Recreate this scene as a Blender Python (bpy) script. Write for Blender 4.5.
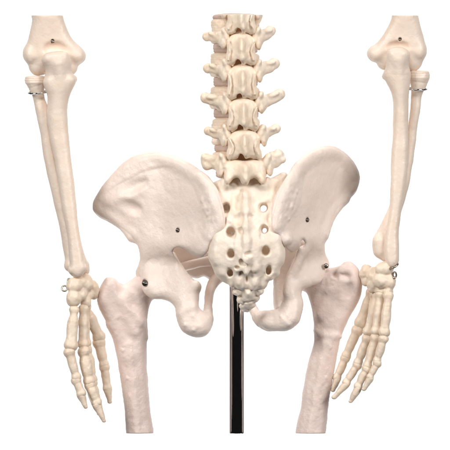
import bpy, math, time
import numpy as np

for o in list(bpy.data.objects):
    bpy.data.objects.remove(o)
SC = bpy.context.scene
COL = SC.collection
T0 = time.time()

# ------------------------------------------------------------------ camera
# One unit of the modelling space is one millimetre: (across, down, away from the camera).
HZ = 1000.0                     # height above the ground of the "down = 0" level, mm
DCAM = 10.0
def W(px, py, d):
    return ((px - 225.0) / 1000, d / 1000, (HZ - py) / 1000)

cam_d = bpy.data.cameras.new('camera')
cam = bpy.data.objects.new('camera', cam_d)
COL.objects.link(cam)
cam.location = (0, 0.045 - DCAM, (HZ - 225) / 1000)
cam.rotation_euler = (math.radians(90), 0, 0)
cam_d.sensor_width = 36
cam_d.lens = 36 * DCAM / 0.450
cam_d.clip_start = 0.1
cam_d.clip_end = 100
SC.camera = cam

# ------------------------------------------------------------------ world, lamps, exposure
world = bpy.data.worlds.new('World')
SC.world = world
world.use_nodes = True
bg = world.node_tree.nodes['Background']
bg.inputs[0].default_value = (1.0, 0.97, 0.95, 1)
bg.inputs[1].default_value = 0.014
SC.view_settings.view_transform = 'Standard'
SC.view_settings.look = 'None'
SC.view_settings.gamma = 1
SC.view_settings.exposure = -0.05

def area(name, loc, target, sx, sy, power, col=(1, 1, 1)):
    l = bpy.data.lights.new(name, 'AREA')
    l.shape = 'RECTANGLE'; l.size = sx; l.size_y = sy; l.energy = power; l.color = col
    o = bpy.data.objects.new(name, l); COL.objects.link(o)
    o.location = loc
    import mathutils
    dv = mathutils.Vector(target) - mathutils.Vector(loc)
    o.rotation_euler = dv.to_track_quat('-Z', 'Y').to_euler()
    return o
MIDP = (0, 0.05, 0.78)
area('studio_softbox_key', (-1.75, -1.75, 1.75), MIDP, 0.9, 1.0, 48, (1, 0.985, 0.96))
area('studio_softbox_fill', (1.75, -1.75, 1.55), MIDP, 0.9, 1.0, 42, (1, 0.98, 0.965))
area('studio_softbox_top', (0.0, -2.1, 2.4), MIDP, 0.9, 0.6, 24, (1, 0.98, 0.96))
area('backdrop_lamp_high', (0, 0.9, 2.6), (0, 2.2, 0.9), 2.4, 0.3, 48)
area('backdrop_lamp_low', (0, 0.9, -0.9), (0, 2.2, 0.7), 2.4, 0.3, 48)

# ------------------------------------------------------------------ materials
def mat_bone(name, c1, c2, rough=0.42, bump=0.25, stain=None, sss=0.12):
    m = bpy.data.materials.new(name); m.use_nodes = True
    nt = m.node_tree; N = nt.nodes; L = nt.links
    b = N['Principled BSDF']
    tc = N.new('ShaderNodeTexCoord')
    n1 = N.new('ShaderNodeTexNoise'); n1.inputs['Scale'].default_value = 38; n1.inputs['Detail'].default_value = 6
    n1.inputs['Roughness'].default_value = 0.6
    L.new(tc.outputs['Object'], n1.inputs['Vector'])
    r1 = N.new('ShaderNodeValToRGB')
    r1.color_ramp.elements[0].position = 0.36; r1.color_ramp.elements[0].color = (*c2, 1)
    r1.color_ramp.elements[1].position = 0.62; r1.color_ramp.elements[1].color = (*c1, 1)
    L.new(n1.outputs['Fac'], r1.inputs['Fac'])
    n2 = N.new('ShaderNodeTexNoise'); n2.inputs['Scale'].default_value = 420; n2.inputs['Detail'].default_value = 3
    L.new(tc.outputs['Object'], n2.inputs['Vector'])
    r2 = N.new('ShaderNodeValToRGB')
    r2.color_ramp.elements[0].position = 0.62; r2.color_ramp.elements[0].color = (0, 0, 0, 1)
    r2.color_ramp.elements[1].position = 0.80; r2.color_ramp.elements[1].color = (1, 1, 1, 1)
    L.new(n2.outputs['Fac'], r2.inputs['Fac'])
    mx = N.new('ShaderNodeMixRGB'); mx.blend_type = 'MIX'
    mf = N.new('ShaderNodeMath'); mf.operation = 'MULTIPLY'; mf.inputs[1].default_value = 0.35
    L.new(r2.outputs['Color'], mf.inputs[0]); L.new(mf.outputs[0], mx.inputs['Fac'])
    L.new(r1.outputs['Color'], mx.inputs[1])
    st = stain or (c2[0] * 0.86, c2[1] * 0.74, c2[2] * 0.60)
    mx.inputs[2].default_value = (*st, 1)
    L.new(mx.outputs['Color'], b.inputs['Base Color'])
    b.inputs['Roughness'].default_value = rough
    b.inputs['Specular IOR Level'].default_value = 0.35
    b.inputs['Subsurface Weight'].default_value = sss
    b.inputs['Subsurface Radius'].default_value = (1.0, 0.55, 0.35)
    b.inputs['Subsurface Scale'].default_value = 0.004
    n3 = N.new('ShaderNodeTexNoise'); n3.inputs['Scale'].default_value = 260; n3.inputs['Detail'].default_value = 5
    L.new(tc.outputs['Object'], n3.inputs['Vector'])
    n4 = N.new('ShaderNodeTexVoronoi'); n4.inputs['Scale'].default_value = 520
    L.new(tc.outputs['Object'], n4.inputs['Vector'])
    ad = N.new('ShaderNodeMath'); ad.operation = 'MULTIPLY_ADD'
    L.new(n4.outputs['Distance'], ad.inputs[0]); ad.inputs[1].default_value = 0.25
    L.new(n3.outputs['Fac'], ad.inputs[2])
    bp = N.new('ShaderNodeBump'); bp.inputs['Strength'].default_value = bump
    bp.inputs['Distance'].default_value = 0.0012
    L.new(ad.outputs[0], bp.inputs['Height']); L.new(bp.outputs['Normal'], b.inputs['Normal'])
    return m

def mat_plain(name, col, rough, metal=0.0, bump=0.0, scale=200):
    m = bpy.data.materials.new(name); m.use_nodes = True
    nt = m.node_tree; N = nt.nodes; L = nt.links
    b = N['Principled BSDF']
    tc = N.new('ShaderNodeTexCoord')
    n = N.new('ShaderNodeTexNoise'); n.inputs['Scale'].default_value = scale; n.inputs['Detail'].default_value = 4
    L.new(tc.outputs['Object'], n.inputs['Vector'])
    r = N.new('ShaderNodeValToRGB')
    r.color_ramp.elements[0].color = (col[0] * .9, col[1] * .9, col[2] * .9, 1)
    r.color_ramp.elements[1].color = (min(1, col[0] * 1.05), min(1, col[1] * 1.05), min(1, col[2] * 1.05), 1)
    r.color_ramp.elements[0].position = 0.3; r.color_ramp.elements[1].position = 0.7
    L.new(n.outputs['Fac'], r.inputs['Fac']); L.new(r.outputs['Color'], b.inputs['Base Color'])
    b.inputs['Roughness'].default_value = rough; b.inputs['Metallic'].default_value = metal
    if bump:
        bp = N.new('ShaderNodeBump'); bp.inputs['Strength'].default_value = bump; bp.inputs['Distance'].default_value = 0.001
        L.new(n.outputs['Fac'], bp.inputs['Height']); L.new(bp.outputs['Normal'], b.inputs['Normal'])
    return m

M_SPINE = mat_bone('cream_cast_bone', (0.92, 0.79, 0.66), (0.88, 0.72, 0.56), 0.42, 0.28)
M_SACR = mat_bone('ivory_cast_bone', (0.92, 0.81, 0.70), (0.87, 0.745, 0.61), 0.40, 0.30)
M_HIP = mat_bone('pale_pink_cast_bone', (0.885, 0.765, 0.69), (0.85, 0.72, 0.64), 0.40, 0.32)
M_FEM = mat_bone('pink_beige_cast_bone', (0.84, 0.695, 0.635), (0.80, 0.645, 0.585), 0.40, 0.32)
M_ARM = mat_bone('warm_beige_cast_bone', (0.88, 0.745, 0.635), (0.84, 0.69, 0.575), 0.38, 0.26)
M_HAND = mat_bone('tan_cast_bone', (0.87, 0.735, 0.60), (0.81, 0.655, 0.51), 0.40, 0.22)
M_DISC = mat_plain('mauve_rubber_disc', (0.62, 0.47, 0.40), 0.6, 0, 0.3)
M_CORD = mat_plain('tan_rubber_cord', (0.62, 0.36, 0.22), 0.5, 0, 0.3)
M_STEEL = mat_plain('bright_steel', (0.62, 0.61, 0.60), 0.22, 1.0)
M_DARK = mat_plain('blackened_screw_recess', (0.10, 0.085, 0.075), 0.35, 0.9)
M_BRASS = mat_plain('aged_steel_screw', (0.42, 0.36, 0.29), 0.3, 1.0)
M_CHROME = mat_plain('chrome_tube', (0.50, 0.48, 0.48), 0.05, 1.0)
M_BACK = mat_plain('white_paper', (0.86, 0.86, 0.86), 0.9)

# ------------------------------------------------------------------ object helpers
def empty(name, loc, parent=None):
    o = bpy.data.objects.new(name, None); COL.objects.link(o)
    o.location = loc; o.empty_display_size = 0.05
    if parent: o.parent = parent
    return o

def link_mesh(name, verts, faces, mat, parent=None, smooth=True, label=None):
    """verts are world metres; the object's origin is put at the mesh centre."""
    verts = np.asarray(verts, dtype=np.float64)
    c = (verts.min(0) + verts.max(0)) / 2
    me = bpy.data.meshes.new(name)
    v = (verts - c).astype(np.float32)
    if isinstance(faces, np.ndarray):
        nf = len(faces); me.vertices.add(len(v)); me.vertices.foreach_set('co', v.ravel())
        me.loops.add(nf * 4); me.loops.foreach_set('vertex_index', faces.astype(np.int32).ravel())
        me.polygons.add(nf); me.polygons.foreach_set('loop_start', np.arange(0, nf * 4, 4, dtype=np.int32))
        me.update(calc_edges=True)
    else:
        me.from_pydata(v.tolist(), [], faces)
    if smooth: me.polygons.foreach_set('use_smooth', [True] * len(me.polygons))
    me.materials.append(mat); me.update(); me.validate()
    o = bpy.data.objects.new(name, me); COL.objects.link(o)
    base = np.zeros(3)
    p = parent
    while p is not None:
        base += np.array(p.location); p = p.parent
    o.location = tuple(c - base)
    if parent: o.parent = parent
    if label: o['label'] = label
    return o

# ------------------------------------------------------------------ distance-field sculpting
def spline(pts, n=5, closed=True):
    P = np.array(pts, float); m = len(P); out = []
    for i in range(m if closed else m - 1):
        if closed:
            a, b, c, d = P[(i - 1) % m], P[i], P[(i + 1) % m], P[(i + 2) % m]
        else:
            a, b, c, d = P[max(i - 1, 0)], P[i], P[i + 1], P[min(i + 2, m - 1)]
        for k in range(n):
            t = k / n
            out.append(0.5 * ((2 * b) + (-a + c) * t + (2 * a - 5 * b + 4 * c - d) * t * t + (-a + 3 * b - 3 * c + d) * t ** 3))
    if not closed: out.append(P[-1])
    return np.array(out)

def tps(pts):
    """smooth interpolation of (px, py, value) over the plane"""
    P = np.array(pts, float)
    if len(P) == 1:
        v = P[0, 2]; return lambda x, y: np.full(np.broadcast(x, y).shape, v, np.float32)
    n = len(P)
    if n > 2:
        cc = P[:, :2].mean(0); _, sv, vt = np.linalg.svd(P[:, :2] - cc)
        if sv[1] < 0.16 * sv[0]:
            ax_ = vt[0]; tt = (P[:, :2] - cc) @ ax_; o_ = np.argsort(tt)
            return lambda x, y: np.interp((x - cc[0]) * ax_[0] + (y - cc[1]) * ax_[1], tt[o_], P[o_, 2]).astype(np.float32)
    def U(r2): return 0.5 * r2 * np.log(r2 + 1e-6)
    if n < 3:
        a, b = P[0], P[1]; ab = b[:2] - a[:2]; L2 = (ab ** 2).sum()
        def f(x, y):
            t = np.clip(((x - a[0]) * ab[0] + (y - a[1]) * ab[1]) / L2, 0, 1)
            return (a[2] + (b[2] - a[2]) * t).astype(np.float32)
        return f
    r2 = ((P[:, None, :2] - P[None, :, :2]) ** 2).sum(-1)
    K = U(r2) + np.eye(n) * 1.0
    Q = np.c_[np.ones(n), P[:, :2]]
    A = np.zeros((n + 3, n + 3)); A[:n, :n] = K; A[:n, n:] = Q; A[n:, :n] = Q.T
    A += np.eye(n + 3) * 1e-9
    w = np.linalg.solve(A, np.r_[P[:, 2], 0, 0, 0])
    def f(x, y):
        s = w[n] + w[n + 1] * x + w[n + 2] * y
        for i in range(n):
            s = s + w[i] * U((x - P[i, 0]) ** 2 + (y - P[i, 1]) ** 2)
        return s.astype(np.float32)
    return f

def val(v):
    if isinstance(v, (int, float)):
        return lambda x, y: np.float32(v)
    return tps(v)

RNG = np.random.RandomState(7)
BIG = 9.0

class Sculpt:
    def __init__(s, vox=0.6, amp=(0.5, 0.15), scl=(10, 3.6), seed=1):
        s.p = []; s.vox = vox; s.amp = amp; s.scl = scl; s.seed = seed; s.clips = []
    def add(s, fn, lo, hi, k, op): s.p.append((fn, np.array(lo, float), np.array(hi, float), k, op)); return s
    def tube(s, pts, k=3.0, op='u', n=0, sq=(1, 1, 1)):
        """pts (px, py, d, r); chain of tapered capsules; n > 0 smooths the chain"""
        P = np.array(pts, float)
        if n: P = spline(P, n, closed=False)
        sq = np.array(sq, float)
        rm = P[:, 3].max() * max(1, (1 / sq).max() if op != 'x' else 1)
        lo = P[:, :3].min(0) - rm; hi = P[:, :3].max(0) + rm
        def fn(x, z, y):
            best = None
            for a, b in zip(P[:-1], P[1:]):
                ab = (b[:3] - a[:3]) * sq; L2 = max((ab ** 2).sum(), 1e-9)
                qx = (x - a[0]) * sq[0]; qz = (z - a[1]) * sq[1]; qy = (y - a[2]) * sq[2]
                t = np.clip((qx * ab[0] + qz * ab[1] + qy * ab[2]) / L2, 0, 1)
                d = np.sqrt((qx - ab[0] * t) ** 2 + (qz - ab[1] * t) ** 2 + (qy - ab[2] * t) ** 2) - (a[3] + (b[3] - a[3]) * t)
                best = d if best is None else np.minimum(best, d)
            return best
        return s.add(fn, lo, hi, k, op)
    def ell(s, c, r, k=3.0, op='u', rot=0.0):
        c = np.array(c, float); r = np.array(r, float); rr = r.max() if rot else r
        ca, sa = math.cos(math.radians(rot)), math.sin(math.radians(rot))
        def fn(x, z, y):
            dx = x - c[0]; dz = z - c[1]; dy = y - c[2]
            u = dx * ca + dz * sa; v = -dx * sa + dz * ca
            k0 = np.sqrt((u / r[0]) ** 2 + (v / r[1]) ** 2 + (dy / r[2]) ** 2)
            k1 = np.sqrt((u / r[0] ** 2) ** 2 + (v / r[1] ** 2) ** 2 + (dy / r[2] ** 2) ** 2)
            return k0 * (k0 - 1) / np.maximum(k1, 1e-4)
        return s.add(fn, c - rr, c + rr, k, op)
    def slab(s, poly, mid, T, R, k=3.0, op='u', n=5, pw=0.5):
        """an outline with its own depth (mid) and half thickness T, edges rounded over R"""
        Q = spline(poly, n)
        fm, fT, fR = val(mid), val(T), val(R)
        xs = np.linspace(Q[:, 0].min(), Q[:, 0].max(), 24); zs = np.linspace(Q[:, 1].min(), Q[:, 1].max(), 24)
        X, Z = np.meshgrid(xs, zs)
        # range of depths inside the outline
        ins = s._poly(X, Z, Q) < 2
        mv = np.broadcast_to(fm(X, Z), X.shape)[ins]; tv = np.broadcast_to(fT(X, Z), X.shape)[ins]
        lo = (Q[:, 0].min(), Q[:, 1].min(), (mv - tv).min()); hi = (Q[:, 0].max(), Q[:, 1].max(), (mv + tv).max())
        def fn(x, z, y):
            x2 = x[:, :, 0]; z2 = z[:, :, 0]
            x2, z2 = np.broadcast_arrays(x2, z2)
            d2 = s._poly(x2, z2, Q).astype(np.float32)
            db = d2.copy()
            for _ in range(5):
                q = np.pad(db, 2, 'edge'); db = (q[:-4, 2:-2] + q[4:, 2:-2] + q[2:-2, :-4] + q[2:-2, 4:] + q[2:-2, 2:-2] + q[1:-3, 2:-2] + q[3:-1, 2:-2] + q[2:-2, 1:-3] + q[2:-2, 3:-1]) / 9
            wb = np.clip((-d2 - 0.8) / 3, 0, 1); du = d2 * (1 - wb) + db * wb
            m = np.broadcast_to(fm(x2, z2), x2.shape).astype(np.float32)
            t = np.broadcast_to(fT(x2, z2), x2.shape); r = np.broadcast_to(fR(x2, z2), x2.shape)
            u = np.clip(-du / r, 0, 1)
            half = (t * (1 - (1 - u) ** 2) ** pw).astype(np.float32)
            ay = np.abs(y - m[:, :, None])
            gx, gz = np.gradient(m, s.vox); sl = (1 / np.sqrt(1 + gx ** 2 + gz ** 2)).astype(np.float32)
            inn = (ay - half[:, :, None]) * sl[:, :, None]
            out = np.sqrt(np.maximum(d2, 0)[:, :, None] ** 2 + (ay * sl[:, :, None]) ** 2)
            return np.where((d2 < 0)[:, :, None], np.maximum(inn, 0.9 * d2[:, :, None]), out)
        return s.add(fn, lo, hi, k, op)
    @staticmethod
    def _poly(x, z, Q):
        x = np.asarray(x, np.float32); z = np.asarray(z, np.float32)
        d = np.full(x.shape, 1e9, np.float32); sg = np.zeros(x.shape, bool)
        m = len(Q)
        for i in range(m):
            a = Q[i]; b = Q[(i + 1) % m]; e = b - a; L2 = max((e ** 2).sum(), 1e-9)
            wx = x - a[0]; wz = z - a[1]
            t = np.clip((wx * e[0] + wz * e[1]) / L2, 0, 1)
            d = np.minimum(d, (wx - e[0] * t) ** 2 + (wz - e[1] * t) ** 2)
            if a[1] != b[1]:
                c = ((a[1] <= z) != (b[1] <= z)) & (x < (b[0] - a[0]) * (z - a[1]) / (b[1] - a[1]) + a[0])
                sg ^= c
        d = np.sqrt(d)
        return np.where(sg, -d, d)
    def clip(s, top=None, bot=None): s.clips.append((top, bot)); return s
    def mesh(s):
        v = s.vox
        us = [p for p in s.p if p[4] == 'u']
        mg = 4.0
        lo = np.min([p[1] for p in us], 0) - mg; hi = np.max([p[2] for p in us], 0) + mg
        nn = np.ceil((hi - lo) / v).astype(int) + 1
        ax = [(lo[i] + np.arange(nn[i]) * v).astype(np.float32) for i in range(3)]
        F = np.full(nn, BIG, np.float32)
        for fn, a, b, k, op in s.p:
            m = max(k, 1) * 1.8 + 3
            i0 = np.clip(((a - m - lo) / v).astype(int), 0, nn); i1 = np.clip(((b + m - lo) / v).astype(int) + 2, 0, nn)
            if (i1 - i0).min() < 2: continue
            sl = tuple(slice(i0[i], i1[i]) for i in range(3))
            x = ax[0][sl[0]][:, None, None]; z = ax[1][sl[1]][None, :, None]; y = ax[2][sl[2]][None, None, :]
            D = fn(x, z, y).astype(np.float32)
            A = F[sl]
            if op == 'u':
                h = np.maximum(k - np.abs(A - D), 0) / k
                F[sl] = np.minimum(A, D) - h * h * k * 0.25
            else:
                D = -D
                h = np.maximum(k - np.abs(A - D), 0) / k
                F[sl] = np.maximum(A, D) + h * h * k * 0.25
        # lumps of the cast
        rs = np.random.RandomState(s.seed)
        for am, sc in [(a * f, c * g) for a, c in zip(s.amp, s.scl) for f, g in ((.7, 1), (.6, 1.37))]:
            if not am: continue
            cn = np.ceil(nn * v / sc).astype(int) + 3
            G = rs.uniform(-1, 1, cn).astype(np.float32)
            for i in range(3):
                t = np.arange(nn[i]) * v / sc + 0.5
                j = t.astype(int); f = (t - j).astype(np.float32); f = f * f * (3 - 2 * f)
                g0 = np.take(G, j, axis=i); g1 = np.take(G, j + 1, axis=i)
                sh = [1, 1, 1]; sh[i] = -1; f = f.reshape(sh)
                G = g0 * (1 - f) + g1 * f
            F += G * am
        for top, bot in s.clips:
            z = ax[1][None, :, None]
            if top is not None: F = np.maximum(F, top - z)
            if bot is not None: F = np.maximum(F, z - bot)
        F[0] = F[-1] = 5; F[:, 0] = F[:, -1] = 5; F[:, :, 0] = F[:, :, -1] = 5
        return nets(F, lo, v)
    def build(s, name, mat, parent=None, label=None):
        V, Q = s.mesh()
        wv = np.c_[(V[:, 0] - 225) / 1000, V[:, 2] / 1000, (HZ - V[:, 1]) / 1000]
        return link_mesh(name, wv, Q, mat, parent, True, label)

def nets(F, lo, v):
    I = F < 0
    nx, ny, nz = F.shape
    c = np.zeros((nx - 1, ny - 1, nz - 1), np.uint8)
    for i in (0, 1):
        for j in (0, 1):
            for k in (0, 1):
                c += I[i:nx - 1 + i, j:ny - 1 + j, k:nz - 1 + k]
    act = (c > 0) & (c < 8)
    idx = np.argwhere(act)
    num = np.full(act.shape, -1, np.int32); num[act] = np.arange(len(idx))
    a, b, d = idx.T
    corner = {}
    for i in (0, 1):
        for j in (0, 1):
            for k in (0, 1):
                corner[(i, j, k)] = F[a + i, b + j, d + k]
    acc = np.zeros((len(idx), 3)); cnt = np.zeros(len(idx))
    for p in corner:
        for axn in range(3):
            if p[axn]: continue
            q = list(p); q[axn] = 1; q = tuple(q)
            f0, f1 = corner[p], corner[q]
            m = (f0 < 0) != (f1 < 0)
            t = np.where(m, f0 / np.where(m, f0 - f1, 1), 0)
            for w in range(3):
                acc[:, w] += np.where(m, p[w] + (t if w == axn else 0), 0)
            cnt += m
    V = (idx + acc / cnt[:, None]) * v + lo
    quads = []
    for axn in range(3):
        sl0 = [slice(None)] * 3; sl1 = [slice(None)] * 3
        sl0[axn] = slice(0, -1); sl1[axn] = slice(1, None)
        A = I[tuple(sl0)]; B = I[tuple(sl1)]
        e = np.argwhere(A != B)
        u, w = [(1, 2), (2, 0), (0, 1)][axn]
        e = e[(e[:, u] > 0) & (e[:, w] > 0)]
        if not len(e): continue
        s0 = A[tuple(e.T)]
        def cell(du, dw):
            q = e.copy(); q[:, u] -= du; q[:, w] -= dw
            return num[tuple(q.T)]
        q = np.c_[cell(1, 1), cell(0, 1), cell(0, 0), cell(1, 0)]
        q[~s0] = q[~s0][:, ::-1]
        quads.append(q)
    Q = np.concatenate(quads)
    Q = Q[(Q >= 0).all(1)]
    # (across, down, away) -> (x, -z, y): a proper rotation, so the winding stays
    return V, Q

def revolve(name, prof, loc, axis, mat, parent, seg=32, label=None):
    """small turned hardware: prof = [(radius, along)], in mm, along axis (world) from loc (px, py, d)"""
    import mathutils
    ax = mathutils.Vector(axis).normalized(); q = ax.to_track_quat('Z', 'Y')
    base = np.array(W(*loc)); V = []; Fc = []
    for r, h in prof:
        for i in range(seg):
            t = 2 * math.pi * i / seg
            p = q @ mathutils.Vector((r * math.cos(t) / 1000, r * math.sin(t) / 1000, h / 1000))
            V.append(base + np.array(p))
    n = len(prof)
    for j in range(n - 1):
        for i in range(seg):
            k = (i + 1) % seg
            Fc.append((j * seg + i, j * seg + k, (j + 1) * seg + k, (j + 1) * seg + i))
    Fc.append(tuple(range(seg))[::-1]); Fc.append(tuple((n - 1) * seg + i for i in range(seg)))
    o = link_mesh(name, V, Fc, mat, parent, False, label)
    o.data.polygons.foreach_set('use_smooth', [len(p.vertices) == 4 for p in o.data.polygons])
    return o

def screw(loc, parent, r=2.2, dark=True, axis=(0, -1, 0), label=None):
    """slotted pan-head screw sitting in its countersink"""
    o = revolve('screw', [(r * 1.0, -2.5), (r * 1.0, 0.2), (r * 0.85, 0.8), (r * 0.45, 1.15)], loc, axis, M_DARK if dark else M_BRASS, parent, 20, label)
    x, y, d = loc
    s = Sculpt(0.3, (0,), (1,)); s.tube([(x - r * .7, y - r * .2, d - 1.25, 0.45), (x + r * .7, y + r * .2, d - 1.25, 0.45)])
    s.build('screw_slot', M_STEEL, o)
    return o

def ring(name, c, rx, rz, r, mat, parent, tilt=0, yaw=0, rd=None, a0=0, a1=360):
    """wire loop: ellipse lying across (rx) and away (rd)"""
    rd = rd if rd is not None else rx
    P = []
    n = 28
    for i in range(n + 1):
        t = math.radians(a0 + (a1 - a0) * i / n)
        P.append((c[0] + rx * math.cos(t), c[1] + rz * math.sin(t) + tilt * math.cos(t), c[2] - rd * math.sin(t), r))
    s = Sculpt(0.35, (0,), (1,)); s.tube(P, k=0.5)
    return s.build(name, mat, parent)

# ================================================================== the setting
V = [(-14, 2.2, -3), (14, 2.2, -3), (14, 2.2, 5), (-14, 2.2, 5), (-14, 2.24, -3), (14, 2.24, -3), (14, 2.24, 5), (-14, 2.24, 5)]
bd = link_mesh('backdrop', V, [(0, 3, 2, 1), (4, 5, 6, 7), (0, 1, 5, 4), (3, 7, 6, 2), (1, 2, 6, 5), (0, 4, 7, 3)], M_BACK, None, False)
# faces must look outward
bd['kind'] = 'structure'; bd['label'] = 'plain white studio backdrop behind the skeleton'

# ================================================================== the skeleton
SK = empty('anatomical_skeleton', W(243, 245, 40))
SK['label'] = 'cream plastic human skeleton model seen from behind, arms hanging beside the pelvis'
SK['category'] = 'skeleton model'

TOP, BOT = 15.4, 434.2

# ---- lumbar spine
def vertebra(cx, y0, h, w, tl, tr, lw, seed, clip=None, last=False, bw=23.5, bx=236, disc=None, side=1.0):
    s = Sculpt(0.5, (0.5, 0.30), (7, 2.8), seed)
    rs = np.random.RandomState(seed + 50)
    j = lambda a=1.0: rs.uniform(-a, a)
    yb0, yb1 = disc
    # vertebral body with flared end plates
    n = 9
    for i in range(n):
        t = i / (n - 1); rr = 0.98 - 0.10 * math.sin(math.pi * t)
        yy = yb0 + 2.5 + (yb1 - yb0 - 5) * t
        s.ell((bx, yy, 50), (bw * rr, 4.0, 17.5 * rr), 5)
    hw = w / 2
    if not last:
        poly = [(-hw * .30, -1), (-hw * .62, 1 + j()), (-hw * .90, 6), (-hw * .96, h * .40), (-hw * .94, h * .62), (-hw * 1.03, h * .82), (-hw * .98, h * 1.02 + j()), (-hw * .72, h * 1.12),
                (-hw * .40, h * 1.06), (-hw * .12, h * 1.0), (hw * .12, h * 1.10 + j()), (hw * .36, h * 1.04), (hw * .68, h * 1.12 + j()), (hw * .98, h * 1.0),
                (hw * 1.02, h * .80), (hw * .93, h * .60), (hw * .96, h * .40), (hw * .92, 6), (hw * .64, 1 + j()), (hw * .3, -1), (0, -2)]
    else:
        poly = [(-hw, 3), (-hw * .6, -1), (0, 1), (hw * .55, -1), (hw * .98, 2), (hw * 1.0, 12), (hw * 1.0, h * .84), (hw * .90, h * .95), (hw * .70, h * .93), (hw * .60, h * .84), (hw * .42, h * .75), (hw * .22, h * .80),
                (hw * .12, h * .98), (0.5, h * 1.04), (-hw * .12, h * .98), (-hw * .24, h * .80), (-hw * .42, h * .75), (-hw * .60, h * .84), (-hw * .70, h * .93), (-hw * .90, h * .95), (-hw * 1.0, h * .84), (-hw * 1.02, 12)]
    P = [(cx + a, y0 + b) for a, b in poly]
    mid = [(cx, y0, 9), (cx, y0 + h, 3), (cx - hw, y0, 13), (cx + hw, y0, 13), (cx - hw, y0 + h, 11), (cx + hw, y0 + h, 11), (cx, y0 + h / 2, 4)]
    s.slab(P, mid, 6.0, 4.5, 3)
    # spinous process, a thick plate pointing at the viewer
    sh = 0.30 if last else 0.34
    s.ell((cx + 0.8 + j(.4), y0 + h * .54, -3 if last else -4), (3.2, h * sh, 5.5 if last else 7.5), 9)
    s.ell((cx + 1.4 + j(.6), y0 + h * .84, -5), (2.4, 4.2, 4.5), 4)
    for sg in (-1, 1):
        # articular and mammillary processes
        s.ell((cx + sg * hw * 1.02, y0 + 2 + j(), 10), (4.0, 8.5, 7), 2, rot=sg * 8)
        s.ell((cx + sg * hw * 1.16, y0 + 7 + j(), 10.5), (3.6, 9.5, 6), 1.6, rot=sg * -4)
        s.ell((cx + sg * hw * 1.14, y0 - 3 + j(), 6 + j()), (2.7, 3.6, 4), 2.5, rot=sg * 20)
        s.ell((cx + sg * hw * .82, y0 + h * (.80 if last else .92), 5), (3.2, 5.4, 4.6), 3, rot=-sg * 8)
        s.tube([(cx + sg * hw * .98, y0 + 7, 15, 5.2), (bx + sg * 13, y0 + 7, 34, 5.5)], 4)
        # shallow hollows of the lamina
        s.ell((cx + sg * hw * .50, y0 + h * .46, -4.4), (3.2, h * .20, 2.2), 3, 's', rot=sg * 10)
        if not last: s.tube([(cx + sg * hw * .90, y0 + h * (.30 + j(.06)), -.4, .7), (cx + sg * hw * (.70 + j(.06)), y0 + h * .62, -2.0, .6), (cx + sg * hw * .86, y0 + h * .92, -1.2, .8)], 2.6, n=2)
    if not last: s.ell((cx - hw * .16, y0 + h * 1.0, 4), (3.0, 4.0, 12), 1.5, 's', rot=10)
    for (tip, sg) in ((tl, -1), (tr, 1)):
        r = tip[2]; x1, y1 = tip[0], tip[1]
        xa = cx + sg * hw * 1.0; ya = y0 + 5; r *= 1.18
        xm, ym = xa + (x1 - xa) * .55, ya + (y1 - ya) * .6
        s.tube([(xa, ya, 14, r * 1.25), (xm, ym + j(.5), 18, r * .98), (x1 - sg * r * .95, y1, 22, r * .95)], 3, sq=(1, 1, 1.25))
        s.ell((x1 - sg * r * .75, y1 + j(.8), 21), (r * .75, r * .86, r * .8), 1.2, rot=sg * (12 + j(15)))
        s.ell((xm, ym - r * .5, 14), (r * 1.1, r * .5, r * .6), 2.5, rot=sg * -12 + j(15))
        s.ell((xa + sg * (3.2 + j(.6)), ya + 1 + j(), 12), (4.4, 7.0 + j(), 5), 2.2, rot=sg * 12 + j(8))
        s.ell((xa + sg * 6.5, ya - 4 + j(1.5), 13), (2.4, 3.0, 3), 1.6)
    if last:   # broad knobbly ends
        s.ell((206.5, 165, 18), (4.8, 5.8, 6), 3, rot=-25); s.ell((203.8, 157.5, 19), (3.4, 4.2, 5), 2)
        s.ell((214, 161, 17), (6, 5.5, 6), 3)
        for q in [(278, 153, 4.0), (282, 160, 3.4), (276, 164, 3.6), (272, 156, 4.2), (278, 157, 3.6), (270, 165, 3.0), (274, 160, 4.6), (277, 161, 4.4), (271, 158, 4.5)]:
            s.ell((q[0], q[1], 17 + j(1.5)), (q[2] * 1.1, q[2] * 1.05, q[2]), 2.6, rot=j(40))
    if clip: s.clip(top=clip)
    o = s.build('vertebra', M_SPINE, SK)
    return o

def disc(x, y0, y1, rx=22.6, d=50):
    s = Sculpt(0.5, (0.25, 0.1), (6, 3), int(y0))
    ym = (y0 + y1) / 2; hh = (y1 - y0) / 2
    s.tube([(x - rx * .0, ym, d, 1)], 1) if False else None
    for i in range(3):
        s.ell((x, ym + (i - 1) * hh * .55, d), (rx * (1.0 if i == 1 else .985), hh * .75 + .6, 16.6), 2)
    return s.build('intervertebral_disc', M_DISC, SK)

#          cx    y0   h   w    left tip          right tip
vertebra(241, 4, 28, 29, (224, 21, 3.5), (260, 21, 4.0), 0, 11, clip=TOP, disc=(18.0, 43.5) if False else (-8, 15.5), bx=235)
vertebra(241, 34, 29, 30, (202.5, 37.0, 4.2), (275.5, 31.5, 4.8), 0, 12, disc=(18.5, 44), bx=235)
vertebra(242, 66, 31, 30, (203.2, 68.2, 4.3), (279.6, 63.6, 5.0), 0, 13, disc=(53, 77.5), bx=235)
vertebra(243, 99, 29, 31, (200.4, 97.8, 4.8), (285.2, 94.5, 5.0), 0, 14, disc=(86.5, 109.5), bx=235)
vertebra(244, 131, 26, 34, (204.0, 131.5, 3.8), (280.4, 128.5, 3.8), 0, 15, disc=(118, 145.5), bx=236)
vertebra(245, 160, 24, 42, (201, 160, 5.6), (284, 155.5, 5.0), 0, 16, last=True, disc=(151.5, 168), bx=237)
disc(235.5, 14.5, 19.5).data.name = 'intervertebral_disc'
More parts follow.
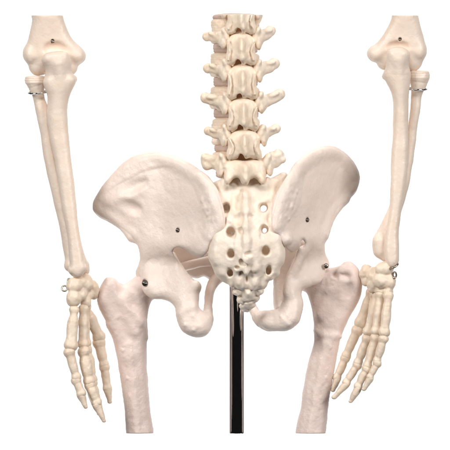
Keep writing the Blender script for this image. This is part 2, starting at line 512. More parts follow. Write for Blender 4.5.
disc(235.5, 43, 53.5); disc(235.5, 76.5, 87); disc(236, 108.5, 118.5); disc(236.5, 144.5, 152); disc(238, 167, 178)

# soft tan cord filling the spinal canal
s = Sculpt(0.6, (0.4, 0.1), (6, 3), 18)
s.tube([(241, 12, 24, 7), (242, 90, 24, 7), (245, 176, 24, 7.5)], 2, n=4, sq=(.85, 1, 1)); s.clip(top=TOP)
s.build('spinal_cord', M_CORD, SK)

# ---- sacrum
s = Sculpt(0.55, (0.6, 0.26), (8, 3.4), 21)
out = [(226, 178), (240, 175), (256, 175), (268, 179), (276, 176), (284, 172), (288, 176), (286.5, 188), (281, 205), (277, 222), (280, 236), (285, 250), (284.5, 262), (280.5, 268), (278.5, 276),
       (270, 280), (266, 287), (259, 291), (248, 293), (237, 291), (231, 286), (222, 281), (216, 275), (213, 268), (208.5, 257), (209.5, 243), (215, 233), (218, 220), (213, 203), (207, 190), (214, 182)]
mid = [(245, 178, 22), (245, 205, 12), (246, 235, 1), (246, 258, 0), (246, 285, 14), (209, 255, 10), (284, 255, 10), (285, 180, 30), (210, 190, 30), (280, 210, 20), (217, 215, 20), (220, 278, 14), (272, 280, 14)]
s.slab(out, mid, 8.5, [(246, 180, 7), (246, 240, 8), (246, 288, 6.5)], 4)
s.ell((242, 190, 44), (25, 12, 15), 10); s.ell((244, 210, 32), (16, 20, 10), 10)
# raised rolls down each side and the middle crest
s.tube([(245, 188, 12, 2.4), (246, 206, 2, 2.6), (246, 222, -5, 2.4), (246, 242, -9, 2.2), (246, 262, -9, 2.2)], 7, n=3)
for q in [(245.5, 197, 4), (246, 212, -1.5), (245.5, 227, -8), (247, 243, -9.5), (246, 259, -10), (246, 270, -6)]:
    s.ell((q[0], q[1], q[2] + 1), (3.0, 4.6, 3.2), 4, rot=RNG.uniform(-25, 25))
for sg, L in ((-1, [(236, 188, 15), (235, 204, 7), (237, 222, -2), (238.5, 244, -7), (238, 262, -6), (237.5, 276, 0)]), (1, [(254, 190, 15), (255, 206, 7), (255, 222, -1), (255.5, 243, -6), (256, 262, -6), (255, 277, 0)])):
    s.tube([(a, b, c + 3, 2.4) for a, b, c in L], 5, n=3)
    for q in L: s.ell((q[0] + RNG.uniform(-1, 1), q[1] + 5, q[2] + 2.5), (3.4, 4.2, 3), 4)
for L in ([(222, 196, 16), (219, 220, 9), (218, 240, 4), (217, 256, 4), (223, 271, 7)], [(271, 198, 14), (274, 219, 9), (276, 240, 4), (277, 257, 4), (270, 274, 7)]):
    s.tube([(a, b, c, 3.5) for a, b, c in L], 6, n=3)
    for q in L: s.ell((q[0], q[1] + RNG.uniform(-2, 2), q[2] + .2), (4.6, 5.4, 3.6), 4.5)
# bridges between the openings
for y, d in ((220, 1), (241.5, -3), (262.5, -1)):
    s.tube([(221, y, d + 5, 3), (237, y + 1, d + 1, 2.6)], 4); s.tube([(272, y - 1, d + 5, 3), (255, y, d + 1, 2.6)], 4)
# ala at the upper right
s.tube([(276, 186, 27, 6), (283, 177, 27, 4.6)], 4)
s.ell((277, 184, 16), (2.6, 6, 5), 3, 's', rot=30)
# superior facets that meet the last vertebra
s.ell((224, 185, 17), (4.4, 8, 6), 4, rot=12); s.ell((268.5, 185, 17), (4.4, 8, 6), 4, rot=-12)
s.ell((232, 185, 13), (5, 3.6, 4), 4); s.ell((261, 186, 13), (5, 3.6, 4), 4)
# gap under the last lamina
s.ell((246, 181, 8), (11, 5.5, 12), 3, 's')
# openings
H = [(225, 208, 4.2, 5.0, 0), (263, 207.5, 4.4, 4.6, 1), (229.7, 232, 4.6, 5.0, 0), (263.8, 229.3, 4.3, 4.4, 1), (230, 253.7, 3.7, 4.2, 0), (266.4, 250.8, 4.1, 4.3, 0), (229.3, 273, 3.3, 3.9, 0), (269.3, 270.5, 2.7, 3.9, 0)]
for x, y, a, b, thru in H:
    dd = 26 if thru else 10
    c0 = float(tps(mid)(np.array([x]), np.array([y]))[0])
    s.tube([(x, y, c0 - 14, a * 1.16), (x + (0.6 if thru else (1.5 if x < 246 else -1.5)), y, c0 + (2.5 if y < 240 else 1.8), a * .9)], 2.2, 's', sq=(1, a / b, 1))
    if thru: s.tube([(x + .8, y + .8, c0, 2.6), (x + .8, y + .8, c0 + 45, 2.6)], 1.5, 's')
# long hollows beside the middle crest
for x, y, rz in ((237.5, 201, 9), (238.5, 219, 6), (253.5, 203, 9), (254, 221, 6), (268.5, 218, 5), (223, 220, 4)):
    c0 = float(tps(mid)(np.array([x]), np.array([y]))[0])
    s.ell((x, y, c0 - 11.0), (3.0, rz, 4.2), 3.5, 's', rot=RNG.uniform(-8, 8))
# rough little pits
for i in range(16):
    x = RNG.uniform(214, 278); y = RNG.uniform(192, 282)
    c0 = float(tps(mid)(np.array([x]), np.array([y]))[0])
    s.ell((x, y, c0 - 9.5), (RNG.uniform(1.4, 3.2), RNG.uniform(1.4, 3.4), 2.4), 3.2, 's')
for q in [(239, 284, 6), (253, 285, 6), (232, 282, 9), (262, 283, 9)]: s.ell(q, (3.6, 5, 4), 2.5)
s.ell((246.5, 280, 1), (2.0, 4.0, 5), 2, 's')
SACRUM = s.build('sacrum', M_SACR, SK)
s = Sculpt(0.45, (1.0, 0.45), (5, 2.6), 22)
s.tube([(248, 288, 15, 8.0), (248.5, 295, 19, 7.4), (248, 302, 24, 6.0), (247, 308, 30, 3.6)], 4)
for q in [(238, 291, 15, 5, 4.4), (258.5, 290.5, 15, 5.2, 5), (241, 299, 20, 4, 3.6), (255.5, 298, 20, 4.2, 3.6), (243, 306, 26, 3.6, 3), (251.5, 305, 25, 3.8, 3.2), (249, 293, 10, 3, 4), (246, 309.5, 30, 4, 2.6)]:
    s.ell(q[:3], (q[3], q[4], 4), 2.4, rot=RNG.uniform(-40, 40))
s.ell((249, 301.5, 16), (6, 1.0, 3), 2.5, 's', rot=-8); s.ell((248, 287.5, 7), (3, 1.4, 3), 2.5, 's', rot=12)
s.build('coccyx', M_SACR, SACRUM)

# ---- hip bones
def dfn(mid): 
    f = tps(mid); return lambda x, y: float(f(np.array([float(x)]), np.array([float(y)]))[0])

def hip(wing, band, mw, isch, mi, iT, crest, ridges, hollows, rami, rough, seed, extra=None, hole=None):
    s = Sculpt(0.7, (0.7, 0.24), (13, 4), seed)
    D = dfn(mw); DI = dfn(mi)
    s.slab(wing, mw, 4.6, 5.0, 4)
    s.slab(isch, mi, iT, 10, 9)
    s.tube([(x, y, D(x, y) + o, r) for x, y, r, o in crest], 7, n=3)
    for L in ridges: s.tube([(x, y, D(x, y) + o, r) for x, y, o, r in L], 9, n=3)
    for (x, y, o, a, b, c, rot) in hollows: s.ell((x, y, D(x, y) - 4.6 - c + o), (a, b, c), 5, 's', rot=rot)
    s.slab(band, [(a, b, c - 1.3) for a, b, c in mw], 4.6, 4.5, 1.6)
    for L in rami: s.tube(L, 6, n=3)
    rs = np.random.RandomState(seed)
    for (x0, y0, x1, y1, n, sz, who) in rough:
        for i in range(n):
            t = rs.rand(); x = x0 + (x1 - x0) * t + rs.uniform(-5, 5); y = y0 + (y1 - y0) * t + rs.uniform(-5, 5)
            dd = (D(x, y) - 5.6) if who == 'w' else (DI(x, y) - 10.2)
            s.ell((x, y, dd + 1.5), (rs.uniform(1, 2) * sz, rs.uniform(.8, 1.6) * sz, 1.5), 2.8, rot=rs.uniform(-60, 60))
    if extra: extra(s, D, DI)
    return s.build('hip_bone', M_HIP, SK)

wingL = [(95.5, 208), (97.5, 197), (105, 185), (121, 167), (138, 157), (157, 154), (175, 158), (192, 167), (207, 178.5), (216.5, 193), (222, 210), (224, 225), (218, 235), (211, 243),
         (207, 253), (201, 257.5), (192, 255), (184, 249.5), (177.5, 247.5), (173, 252), (178, 262), (180, 275), (168, 288), (150, 290), (140, 284), (135, 273), (139, 262), (139, 252), (136, 242), (127, 232), (112, 222), (99, 217)]
mwL = [(222, 222, 4), (216, 200, 8), (205, 254, 14), (200, 172, 26), (180, 160, 42), (157, 156, 56), (135, 160, 66), (108, 184, 80), (97, 207, 92), (177, 248, 34), (195, 210, 24), (170, 200, 48), (140, 200, 62), (118, 205, 74), (150, 235, 58), (140, 255, 66), (150, 282, 74), (160, 268, 66), (175, 262, 53), (185, 225, 34), (118, 222, 82), (166, 235, 50)]
ischL = [(141, 281), (144, 266), (156, 256), (173, 252), (179, 262), (188, 273), (196.5, 284), (199.5, 295), (199.5, 307), (206, 313), (211, 318), (211.5, 328), (206.5, 335), (195, 337.5), (182, 331), (176.5, 318), (174, 306), (165, 300), (152, 299), (143, 292)]
miL = [(150, 287, 64), (145, 272, 66), (158, 258, 66), (188, 285, 48), (176, 258, 57), (180, 270, 52), (190, 305, 44), (192, 325, 42), (210, 322, 50), (168, 295, 56)]
crestL = [(97.5, 208, 4.5, 0), (99, 200, 4.6, 0), (107, 187, 4.4, 0), (122, 170, 4.2, 1), (139, 160.5, 4.6, 1), (157, 158, 4.8, 1), (174, 162, 5.0, 1), (190, 170.5, 5.2, 1), (204, 181, 5.4, 1), (213, 195, 6.0, 1), (217.5, 211, 6.2, 1), (218.5, 224, 5.4, 1), (211, 234, 5.0, 1)]
ridL = [[(100, 203, -.6, 2.4), (114, 199, -.9, 2.4), (128, 197, -.9, 2.4), (140, 190, -.4, 2.4)],
        [(101, 209, 0, 3.6), (109, 215, 0, 3.6), (122, 225, 0, 3.6), (131, 237, 0, 3.8)]]
holL = [(128, 188, 0.1, 20, 6, 8, -22), (125, 207, 0.2, 16, 6, 6, 12)]
ramiL = [[(200, 327, 44, 8.5), (207, 318, 52, 5.5), (208, 305, 64, 4.3), (209.5, 292, 78, 4.5), (215, 281, 92, 6), (226, 272, 104, 8), (238, 268, 110, 10)],
         [(160, 270, 88, 8), (180, 262, 94, 9), (202, 264, 104, 7.5), (222, 268, 110, 8.5), (238, 268, 112, 9)]]
roughL = [(205, 195, 214, 222, 22, 1.5, 'w'), (185, 318, 202, 328, 7, 1.3, 'i'), (207, 200, 213, 215, 6, 1.2, 'w')]
def exL(s, D, DI):
    plate(s, [(170, 243), (185, 245), (203, 251), (222, 256), (224, 270), (221, 282), (212, 281), (204, 277), (196, 279), (184, 274), (172, 264)], [(170, 255, 84), (222, 268, 106), (190, 270, 94)], 5.5)
    s.ell((196, 287, 44), (5, 6, 7), 5)                     # ischial spine
    s.tube([(181, 313, 37.5, 2), (187, 309, 36.5, 2.2), (194, 306, 38, 2)], 6, n=2)
    s.tube([(172, 269, 80, 4.0), (187, 266, 79, 4.4), (200, 262.5, 82, 4.4), (214, 261, 88, 5)], 1.5)
    s.ell((144.5, 283, DI(144.5, 283) - 9), (3.4, 4.6, 8), 1.2, 's', rot=-20)
    s.ell((177.5, 230, D(177.5, 230) - 6), (2.2, 2.8, 5), 0.8, 's')
bandL = [(97, 203), (99, 196), (106, 185), (121, 168), (138, 158), (157, 155.3), (175, 159.5), (191, 168), (206, 180), (215, 194), (220.5, 211), (222.5, 225), (216, 234), (210, 241),
         (206, 238), (203, 228), (200.5, 214), (198, 201), (193, 188), (185, 177), (174, 169.5), (164, 168), (153, 170), (142, 173), (131, 179), (117, 186), (106, 194), (100, 202)]
def plate(s, poly, d, T): s.slab(poly, d, T, 5, 6)
HL = hip(wingL, bandL, mwL, ischL, miL, [(158, 257, 4.0), (176, 256, 4.5), (145, 272, 8), (150, 288, 10.5), (182, 280, 10.5), (190, 320, 10.5)], crestL, ridL, holL, ramiL, roughL, 31, exL)
screw((144.8, 283.2, dfn(miL)(144.8, 283.2) - 9.5), HL, 3.0)
screw((177.5, 230, dfn(mwL)(177.5, 230) - 4.6), HL, 1.9)

wingR = [(272.5, 230), (272, 219), (275, 207), (279, 194), (286, 181), (295, 165), (310, 152.7), (328, 147), (343, 152.5), (354.5, 164), (360, 178), (358, 189), (349, 201.5), (340, 206), (334, 215), (328, 231), (325, 243), (326, 255), (328, 265), (325, 277),
         (314, 286), (300, 287), (294, 275), (300, 261), (305, 248), (303, 242.5), (298, 249), (291, 252.5), (284, 246), (279, 236)]
mwR = [(275, 222, 2), (277, 205, 6), (286, 247, 12), (290, 176, 20), (305, 157, 40), (328, 149, 66), (345, 156, 88), (357, 172, 106), (358, 186, 114), (304, 243, 32), (290, 210, 16), (305, 200, 34), (325, 190, 66), (342, 188, 92), (330, 215, 74), (318, 245, 54), (320, 275, 74), (312, 265, 70), (302, 262, 58), (298, 230, 26), (310, 225, 44)]
ischR = [(293, 272), (299, 260), (305, 248), (315, 250), (324, 258), (327, 268), (322, 281), (311, 286), (303, 289), (301.5, 295), (303.5, 304), (301, 317), (297.5, 324), (287, 330.5), (272, 331.5), (260, 325.5), (254, 315), (262, 311), (272, 310), (279, 308), (283, 297), (286, 284)]
miR = [(318, 270, 66), (318, 256, 68), (307, 251, 54), (292, 285, 46), (295, 305, 42), (285, 325, 42), (262, 318, 56), (310, 282, 56)]
crestR = [(276.5, 224, 5, 1), (278, 208, 6, 1), (282.5, 195, 6, 1), (290, 182, 5.4, 1), (299, 167.5, 5, 1), (312, 156.8, 4.8, 1), (328, 151.5, 4.6, 1), (341, 156.5, 4.4, 1), (351, 166.5, 4.2, 0), (356, 178, 4.2, 0), (353.5, 188, 4.2, 0)]
ridR = [[(346, 199, 0, 3.6), (337, 209, 0, 3.6), (330, 220, 0, 3.6), (324.5, 234, 0, 3.8)]]
holR = []
ramiR = [[(268, 321, 50, 8.5), (258, 317, 60, 5.5), (251, 303, 80, 4.5), (247, 285, 100, 6), (245, 270, 110, 9)],
         [(310, 268, 88, 8), (300, 262, 92, 9), (283, 262, 100, 8), (262, 266, 108, 9), (245, 268, 112, 9)],
         [(283, 262, 98, 6), (281, 278, 88, 5.5), (280, 296, 72, 5.0), (281, 310, 56, 6)]]
roughR = [(282, 222, 293, 184, 22, 1.4, 'w'), (275, 322, 292, 318, 6, 1.2, 'i')]
def exR(s, D, DI):
    s.slab([(275, 248), (288, 244), (304, 240), (308, 250), (300, 266), (290, 284), (284, 300), (282, 310), (275, 309), (274, 290), (274, 266)], [(300, 250, 88), (278, 260, 98), (279, 305, 66), (290, 284, 78)], 5, 4, 6)
    s.tube([(303, 250, 40, 4), (297, 264, 40, 4), (289, 280, 40, 4), (287, 293, 38, 4)], 8, n=3)
    s.ell((286, 239, 8), (6, 5, 6), 5, rot=20)
    s.ell((303.5, 243, 24), (2.6, 4, 8), 3, 's')
    s.ell((325.5, 266, 55), (3.4, 4.8, 8), 1.2, 's', rot=15)
    s.ell((307.5, 220, D(307.5, 220) - 6), (2.0, 2.8, 5), 0.8, 's')
bandR = [(273.5, 229), (273.5, 219), (276.5, 207), (280.5, 194.5), (287, 182), (296, 166), (310.5, 154.3), (328, 148.5), (342, 153.8), (353, 165), (358.5, 178), (356.5, 184), (353.5, 174),
         (346, 165), (336, 159), (325, 158), (315, 161), (308, 169), (304, 178), (302.5, 188), (301.5, 199), (297, 211), (290, 221), (281, 230)]
HR = hip(wingR, bandR, mwR, ischR, miR, [(308, 252, 4.5), (320, 256, 4.0), (316, 270, 8.5), (300, 272, 9), (290, 290, 10.5), (275, 325, 10.5), (310, 284, 10.5)], crestR, ridR, holR, ramiR, roughR, 32, exR)
screw((326.2, 266, 61), HR, 2.7, False)
screw((307.5, 220, dfn(mwR)(307.5, 220) - 4.6), HR, 1.8)
# pubic joint
s = Sculpt(0.6, (0.3, 0.1), (6, 3), 33); s.ell((241.5, 270, 112), (5, 15, 9), 3); s.build('pubic_disc', M_DISC, SK)

# ---- femurs
def femur(prox, shaft, mid, Tp, ridges, pits, head, rough, seed):
    s = Sculpt(0.7, (0.6, 0.24), (11, 3.5), seed)
    D = dfn(mid)
    s.slab(prox, mid, Tp, 12, 3)
    s.slab(shaft, mid, 12.0, 11.5, 1.2)
    for L in ridges: s.tube([(x, y, D(x, y) + o, r) for x, y, o, r in L], 8, n=3)
    for (x, y, o, a, b, c, rot) in pits: s.ell((x, y, D(x, y) + o), (a, b, c), 5, 's', rot=rot)
    s.tube(head[0], 8, n=2); s.ell(*head[1], 5)
    rs = np.random.RandomState(seed)
    for (x0, y0, x1, y1, n, sz, off) in rough:
        for i in range(n):
            t = rs.rand(); x = x0 + (x1 - x0) * t + rs.uniform(-4, 4); y = y0 + (y1 - y0) * t + rs.uniform(-4, 4)
            s.ell((x, y, D(x, y) + off + 1.0), (rs.uniform(1, 2) * sz, rs.uniform(.8, 1.8) * sz, 1.2), 2.4, rot=rs.uniform(-60, 60))
    s.clip(bot=BOT)
    return s.build('femur', M_FEM, SK)
proxL = [(104.5, 279), (109, 277), (114, 278), (119, 283), (124, 287), (129, 284), (137, 277), (148, 272), (158, 282), (156, 297), (150.5, 302), (147.3, 316), (147.2, 332), (147, 341), (136, 345), (124, 341), (113, 339), (110.5, 331), (104.5, 320), (98.5, 308), (96.5, 300), (98, 291)]
shaftL = [(105, 322), (112, 338), (115.5, 352), (120, 380), (123.5, 405), (129, 445), (152.5, 445), (149.5, 405), (147.3, 380), (146.4, 350), (146.5, 325), (135, 312), (118, 312)]
midL = [(108, 285, 72), (104, 305, 74), (125, 300, 76), (145, 290, 80), (130, 340, 80), (133, 380, 82), (138, 435, 84)]
femur(proxL, shaftL, midL, [(105, 290, 15), (125, 300, 11), (145, 300, 11), (130, 340, 12.0)],
      [[(112, 284, -9, 4), (119, 298, -9, 3.6), (128, 310, -10, 4), (140, 322, -9, 4.4)], [(128, 345, -11.3, 1.2), (132, 380, -11.6, 1.1), (138, 440, -11.6, 1.1)], [(126, 318, -10.5, 1.6), (134, 332, -11, 1.4)]],
      [(123.5, 290, -13, 4.5, 5.5, 8, 20), (132, 300, -15, 5, 8, 6, -30)],
      ([(128, 296, 76, 11), (142, 288, 80, 10.5), (152, 280, 84, 12)], ((157, 276, 86), (19, 19, 19))),
      [(112, 300, 118, 322, 8, 1.4, -11), (125, 345, 138, 425, 26, .62, -11.6)], 41)
proxR = [(340, 265.5), (345, 262), (351, 261.5), (357.5, 267), (361, 275), (362.8, 286), (360, 300), (350.5, 317), (343, 333), (341, 339), (328, 336), (315, 333), (314.3, 326), (312, 310), (308, 296), (303, 285), (311, 273), (323, 268.5), (332, 267.5)]
shaftR = [(349, 316), (342, 335), (336.7, 363), (333.4, 380), (329, 404), (322.3, 446), (296, 446), (301.5, 404), (305, 380), (309, 361), (314, 342), (314.5, 325), (322, 314), (335, 310)]
midR = [(350, 275, 72), (355, 295, 74), (335, 295, 78), (318, 288, 80), (328, 340, 80), (320, 380, 82), (308, 435, 84)]
femur(proxR, shaftR, midR, [(352, 285, 15), (335, 300, 12), (315, 295, 11), (328, 335, 12.3)],
      [[(341, 270, -9, 3.6), (336, 284, -11, 3.2), (329, 298, -10, 3.2), (321, 314, -9, 4)], [(316.5, 331, -7, .8), (322, 335, -10.4, .7), (329, 337, -11.2, .7), (336, 336, -10, .7), (341, 338, -7, .8)], [(326, 345, -11.4, 1.2), (319, 385, -11.6, 1.2), (309, 438, -11.6, 1.2)]],
      [(334, 279, -14, 3.4, 7, 5, 20), (347, 293, -18, 6, 10, 6, 15), (345, 276, -17, 5, 3, 5, 20)],
      ([(338, 290, 78, 11), (322, 282, 80, 10.5), (312, 276, 84, 12)], ((306, 272, 88), (19, 19, 19))),
      [(340, 268, 328, 300, 12, 1.2, -13), (328, 345, 312, 425, 26, .62, -11.6)], 42)

# ---- arms
def humerus(poly, fossa, hole, troch, epi, sgn, seed):
    s = Sculpt(0.55, (0.4, 0.12), (9, 3.5), seed)
    cx = fossa[0]
    xs = [p[0] for p in poly]; x0, x1 = min(xs), max(xs)
    mid = [(cx, 15, 44), (cx, 60, 48), (x0 + 4, 54, 52), (x1 - 4, 54, 52)]
    s.slab(poly, mid, [(cx, 15, 10.5), (cx, 35, 8.5), (cx, 52, 7), (x0 + 4, 54, 8), (x1 - 4, 54, 8)], [(cx, 15, 12), (cx, 35, 11), (cx, 55, 8)], 3)
    s.tube([(troch[0], troch[2], 54, 9.5), (troch[0] * .5 + troch[1] * .5, troch[2] - 1.5, 54, 8), (troch[1], troch[2], 54, 10.5)], 3)
    for e in epi: s.ell((e[0], e[1], 50), (e[2], e[3], 8), 5, rot=e[4])
    s.ell((fossa[0], fossa[1], 36), (fossa[2], fossa[3], 11), 3, 's')
    s.tube([(hole[0], hole[1], 30, 1.9), (hole[0], hole[1], 60, 1.9)], 0.8, 's')
    s.clip(top=TOP)
    return s.build('humerus', M_ARM, SK)
hL = [(33, 8), (32, 20), (30.5, 29), (27.8, 40), (23.6, 50), (24, 57), (29, 63), (36, 67.5), (45, 68.5), (60, 67), (72, 66), (79, 64), (84, 59.5), (84.8, 53), (81.5, 47.5), (72, 38), (65.7, 25), (63, 15), (62, 8)]
HUL = humerus(hL, (55, 49.5, 13, 8.5), (52.6, 41), (38, 67, 66), [(30, 55, 6, 8.5, -10), (77, 55.5, 7.5, 7, 20)], 1, 51)
screw((52.6, 41.2, 42.5), HUL, 2.3, False)
hR = [(392, 8), (391.5, 17), (387, 28), (379.5, 39.5), (370, 48.5), (368, 54), (371.5, 59.5), (378, 62), (390, 66), (405, 66), (413, 64), (420, 60.5), (425.5, 55), (426, 46), (421.3, 28), (418, 15), (417, 8)]
HUR = humerus(hR, (398, 48, 12.5, 7.5), (399.8, 39.4), (386, 412, 61), [(375.5, 54, 7, 7, -20), (420, 52, 5.5, 8, 10)], -1, 52)
screw((399.8, 39.6, 42.5), HUR, 2.0, False)

def ulna(poly, mid, T, R, extra, seed, label=None):
    s = Sculpt(0.6, (0.45, 0.12), (11, 3.5), seed)
    s.slab(poly, mid, T, R, 3)
    for e in extra: s.tube(*e)
    return s.build('ulna', M_ARM, SK)
uL = [(42, 58), (47, 53), (59, 51.2), (67.5, 53), (71.5, 61), (71.5, 71), (75.5, 77), (76, 82), (70.5, 94), (67.6, 107), (68, 124), (70, 148), (73, 173), (75.6, 194), (79, 228), (82, 246), (84.5, 262), (84, 273), (79, 278), (73, 276), (70, 264), (68.5, 245), (66, 228), (61.5, 205),
      (59, 186), (53.3, 156), (48.8, 133), (46.8, 115), (47.5, 98), (44.5, 88), (43, 82), (45, 75), (45.5, 69), (42, 63)]
ULL = ulna(uL, [(57, 55, 34), (58, 75, 42), (58, 110, 46), (62, 160, 46), (72, 220, 44), (78, 272, 42)], [(57, 56, 9), (58, 90, 10), (58, 130, 8), (74, 230, 7), (78, 270, 7.5)], [(57, 60, 9), (58, 90, 10.5), (58, 130, 9.5), (74, 230, 6.5), (78, 270, 6)],
     [([(59, 64, 30, 3), (60, 80, 34.5, 2.4), (57, 105, 40, 2), (59, 130, 43, 1.0)], 7, 'u', 3), ([(66, 78, 44, 6), (73, 79, 50, 4)], 4), ([(73, 270, 40, 4.5), (82, 268, 40, 4.5)], 4)], 53)
uR = [(387, 52), (392, 48), (399, 46.8), (406, 49), (410, 55), (409, 66), (411, 74), (410, 86), (408.8, 98), (408.4, 124), (408.6, 156), (406, 183), (402, 207), (399, 231), (399.2, 252), (398.8, 262), (394, 268), (388, 267), (384.5, 258), (384, 245), (386, 230), (389.6, 208), (390.4, 182), (391, 156), (392.9, 133), (393.2, 108), (391.5, 94), (386.5, 83), (383, 75), (385, 68), (386, 60)]
ULR = ulna(uR, [(398, 52, 34), (398, 75, 42), (400, 110, 46), (400, 160, 46), (393, 220, 44), (391, 262, 42)], [(398, 52, 9), (398, 90, 10), (400, 130, 8), (394, 230, 7), (391, 262, 7.5)], [(398, 60, 9), (399, 90, 10), (400, 130, 7.5), (394, 230, 6.3), (391, 262, 6.5)],
     [([(398, 60, 30, 3), (399, 80, 34.5, 2.2), (400, 105, 40, 2), (401, 130, 43, 1.0)], 7, 'u', 3), ([(390, 74, 44, 6), (386, 76, 50, 4)], 4)], 54)

def radius(head, shaft, dist, seed):
    s = Sculpt(0.55, (0.35, 0.12), (10, 3.5), seed)
    hx, hy, hr, hh = head
    for i in range(3): s.ell((hx, hy + (i - 1) * hh * .5, 54), (hr * (1 - .05 * abs(i - 1)), hh * .62, hr), 1.6)
    s.ell((hx, hy - hh - 1.5, 54), (hr * .75, 3, hr * .75), 2, 's')
    s.tube(shaft, 4, n=4)
    for e in dist: s.tube(*e)
    return s.build('radius', M_ARM, SK)
RL = radius((35, 80, 10.8, 4.8), [(36, 85, 54, 8.6), (37.5, 91, 54, 6.4), (39, 99, 55, 5.8), (42, 110, 55, 6.8), (46.5, 132, 56, 6.8), (50.5, 157, 56, 7.0), (54, 172, 56, 7.3), (60.5, 198, 56, 7.8), (67.5, 226, 55, 8.4), (73, 250, 54, 9.6), (76, 262, 53, 10.6)],
       [([(70, 266, 50, 5.6), (83, 268, 54, 5.8)], 4), ([(86, 264, 56, 2.6), (87, 272, 56, 2.2)], 3)], 55)
RR = radius((419, 75, 10.8, 5.0), [(419, 81, 54, 9.0), (418, 88, 54, 6.6), (416.5, 96, 55, 5.2), (415.5, 108, 55, 5.0), (412.5, 130, 56, 4.8), (409, 155, 56, 5.2), (403, 184, 56, 6.2), (396, 207, 56, 7), (389, 226, 56, 8), (383, 242, 54, 9.8), (383, 250, 53, 9.4)],
       [([(379.5, 240.5, 50, 6.2), (380.5, 251, 51, 6.0)], 4), ([(381, 250, 50, 4), (386, 257, 50, 5)], 4)], 56)
# wire loops on the forearm joints and wrists
ring('wire_loop', (37.8, 92.3, 50), 9.3, 1.2, 0.95, M_STEEL, RL, tilt=-0.6, rd=9)
ring('wire_loop', (416.5, 88.8, 50), 10.2, 1.0, 0.95, M_STEEL, RR, tilt=0.3, rd=9)
ring('wire_loop', (64.6, 288.4, 40), 2.7, 2.7, 0.85, M_BRASS, ULL, rd=1)
ring('wire_loop', (69.2, 282, 42), 2.0, 3.6, 0.7, M_BRASS, ULL, rd=1)
ring('wire_loop', (394, 265.8, 38), 3.8, 1.6, 0.9, M_BRASS, ULR, tilt=-2.0, rd=3)
ring('wire_loop', (394.5, 275, 40), 1.7, 3.0, 0.9, M_BRASS, ULR, rd=2)

# ---- hands
def long_bone(name, p0, p1, r, parent, seed, knob=1.0, tip=False):
    """slender bone with flared base and knuckled head"""
    s = Sculpt(0.42, (0.5, 0.22), (6, 2.4), seed)
    a = np.array(p0, float); b = np.array(p1, float); rb, rm, re = r[0] * 1.03, r[1] * 1.2, r[2] * 1.03
    u = (b - a) / max(np.linalg.norm(b - a), 1e-6); a = a - u * 1.3; b = b + u * (1.2 if not tip else 0)
    L = lambda t: tuple(a + (b - a) * t)
    if tip:
        s.tube([(*L(.0), rb), (*L(.3), rm * 1.05), (*L(.75), rm * .78), (*L(.95), re)], 1.5, n=3)
        s.ell(L(1.0), (re * 1.15, re * .9, re * .8), 1.2)
    else:
        s.tube([(*L(.0), rb * .92), (*L(.16), rb * .78), (*L(.35), rm), (*L(.65), rm * .95), (*L(.84), re * .78), (*L(1.0), re * .86)], 1.6, n=3)
        dirv = (b - a) / max(np.linalg.norm(b - a), 1e-6); px = np.array([-dirv[1], dirv[0], 0.0]); px = px * -1 if px[0] < 0 else px
        for sg in (-1, 1):
            q = b + px * sg * re * .36; s.ell(tuple(q), (re * .58, re * .74, re * .8), 2.2)
            q = a + px * sg * rb * .40; s.ell(tuple(q), (rb * .54, rb * .7, rb * .75), 2.2)
    return s.build(name, M_HAND, parent)

def hand(carp, rays, seed):
    s = Sculpt(0.5, (1.0, 0.4), (6, 2.8), seed)
    for c in carp: s.ell(c[:3], (c[3] * 1.06, c[4] * 1.06, c[5]), 2.6, rot=c[6] if len(c) > 6 else 0)
    h = s.build('hand', M_HAND, SK)
    i = 0
    for mc, ph in rays:
        i += 1; long_bone('metacarpal', *mc, h, seed + i)
        for n, p in enumerate(ph):
            i += 1; long_bone('phalanx', *p, h, seed + i, tip=(n == len(ph) - 1))
    return h
HANDL = hand([(74.5, 285, 42, 7.8, 6.8, 7, 10), (73.5, 299, 41, 7.2, 7.8, 7), (81, 294, 48, 6, 6.5, 6), (78.5, 281, 47, 7.4, 5, 6), (86, 280, 54, 5.5, 6, 6), (84.5, 285, 52, 7.5, 8, 7, 20), (93, 288, 63, 5.5, 7.5, 7, -20), (94, 295, 64, 4.2, 5, 6), (85.5, 302, 54, 5, 5.5, 6), (88, 295, 58, 5, 6, 6)],
     [(((74, 311, 40), (71, 344, 37), (4.8, 4.8, 7.0)), [((69.8, 353, 36), (76, 376, 37), (5.6, 3.9, 4.6)), ((76.8, 381.5, 37), (81, 392.5, 37), (4.9, 3.3, 4.6)), ((82, 396.5, 37), (86, 407, 37), (4.3, 3.0, 1.7))]),
      (((83.5, 310, 50), (83, 343, 48), (5, 4.0, 5.6)), [((84, 353, 46), (89, 380, 46), (6.2, 5.2, 5.8)), ((90.2, 386, 46), (96.3, 401.5, 46), (5.8, 4.5, 5.4)), ((97.5, 406, 46), (104, 421, 46), (4.8, 3.2, 1.9))]),
      (((85, 309, 60), (86, 342, 62), (4.6, 3.6, 5)), [((87, 351, 62), (92, 379, 62), (5.2, 4.4, 5)), ((92.8, 385, 62), (97, 401, 62), (4.8, 3.8, 4.4)), ((97.4, 405, 62), (99, 414, 62), (3.6, 2.6, 1.6))]),
      (((86, 308, 72), (85, 340, 76), (4.6, 3.6, 5)), [((85, 349, 77), (88, 375, 78), (5, 4, 4.6)), ((88.5, 380, 78), (91, 393, 78), (4.4, 3.4, 4)), ((91.5, 397, 78), (93, 405, 78), (3.4, 2.4, 1.5))]),
      (((86, 308, 66), (98, 336, 76), (4.4, 4.6, 6.8)), [((99, 344.5, 77), (103.5, 364, 77), (6.4, 4.2, 4.9)), ((104.3, 369, 77), (106.8, 387.5, 77), (4.9, 3.5, 4.6)), ((107.5, 391.5, 77), (109.3, 402.5, 77), (4.3, 2.8, 1.9))])], 61)
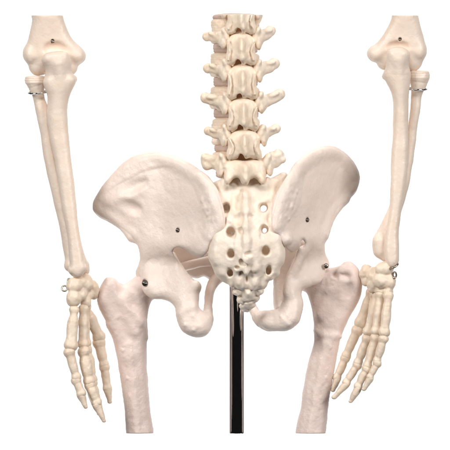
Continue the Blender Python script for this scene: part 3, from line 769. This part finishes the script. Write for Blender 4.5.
HANDR = hand([(384, 269, 44, 9, 7.5, 8, -10), (381.5, 281, 43, 8.5, 7, 8), (390, 282, 44, 5.8, 8, 7), (374, 275, 52, 7, 8, 7, 20), (372.5, 286, 52, 5.6, 6.4, 6), (366, 272, 62, 6.2, 7.5, 7, 20), (367, 281, 62, 5.6, 5, 6), (388, 292, 44, 5, 4, 6), (380, 291, 48, 5, 4, 6)],
     [(((388, 297, 40), (384.5, 331, 38), (5.0, 4.0, 5.4)), [((383, 340, 38), (377.5, 360, 40), (4.8, 3.5, 4.2)), ((376.5, 364.5, 40), (370.6, 376, 41), (4.3, 3.1, 3.7)), ((369.5, 379.5, 41), (364, 389, 42), (3.6, 2.6, 1.7))]),
      (((380.5, 296, 46), (376, 330, 45), (4.8, 3.8, 5.4)), [((375, 339, 45), (367.5, 365, 47), (5.2, 3.9, 4.6)), ((366.2, 370, 47), (358.6, 385.5, 48), (4.8, 3.5, 4.3)), ((357.4, 389.5, 48), (350.8, 401.5, 49), (4.0, 3.0, 2.0))]),
      (((377, 296, 54), (368.5, 331, 55), (4.6, 3.6, 5.2)), [((366.5, 340, 55), (358.5, 362, 57), (5.0, 3.8, 4.5)), ((356.8, 366.5, 57), (347, 382, 58), (4.5, 3.4, 4.0)), ((345.5, 385.5, 58), (334.3, 397.6, 59), (3.8, 2.8, 1.9))]),
      (((374, 296, 64), (370, 330, 66), (4.4, 3.4, 4.8)), [((367, 339, 67), (359.5, 360, 68), (4.6, 3.5, 4.1)), ((358, 364.5, 68), (350.5, 376, 69), (3.8, 3.0, 3.4)), ((349, 379, 69), (344, 385, 69), (3.0, 2.2, 1.4))]),
      (((370, 294, 68), (361, 322, 74), (4.2, 3.7, 6.4)), [((357, 332, 75), (347, 355, 76), (5.8, 4.0, 4.7)), ((345.2, 360, 76), (338, 377, 77), (4.7, 3.6, 4.4)), ((337, 381, 77), (333.2, 391, 77), (4.0, 2.9, 1.9))])], 91)

# ================================================================== support pole (chrome tube running up behind the sacrum)
pole = revolve('support_pole', [(6.9, -BOT), (7.4, -BOT + .5), (7.4, -BOT + .8), (7.4, -BOT + 1.4), (7.4, -152), (7.4, -150.6), (7.4, -150.2), (6.9, -149.8)], (236.8, 0, 72), (0, 0, 1), M_CHROME, None, 64)
pole['label'] = 'glossy chrome stand pole rising behind the coccyx between the thighs'
pole['category'] = 'pole'
print('script seconds', round(time.time() - T0, 1))
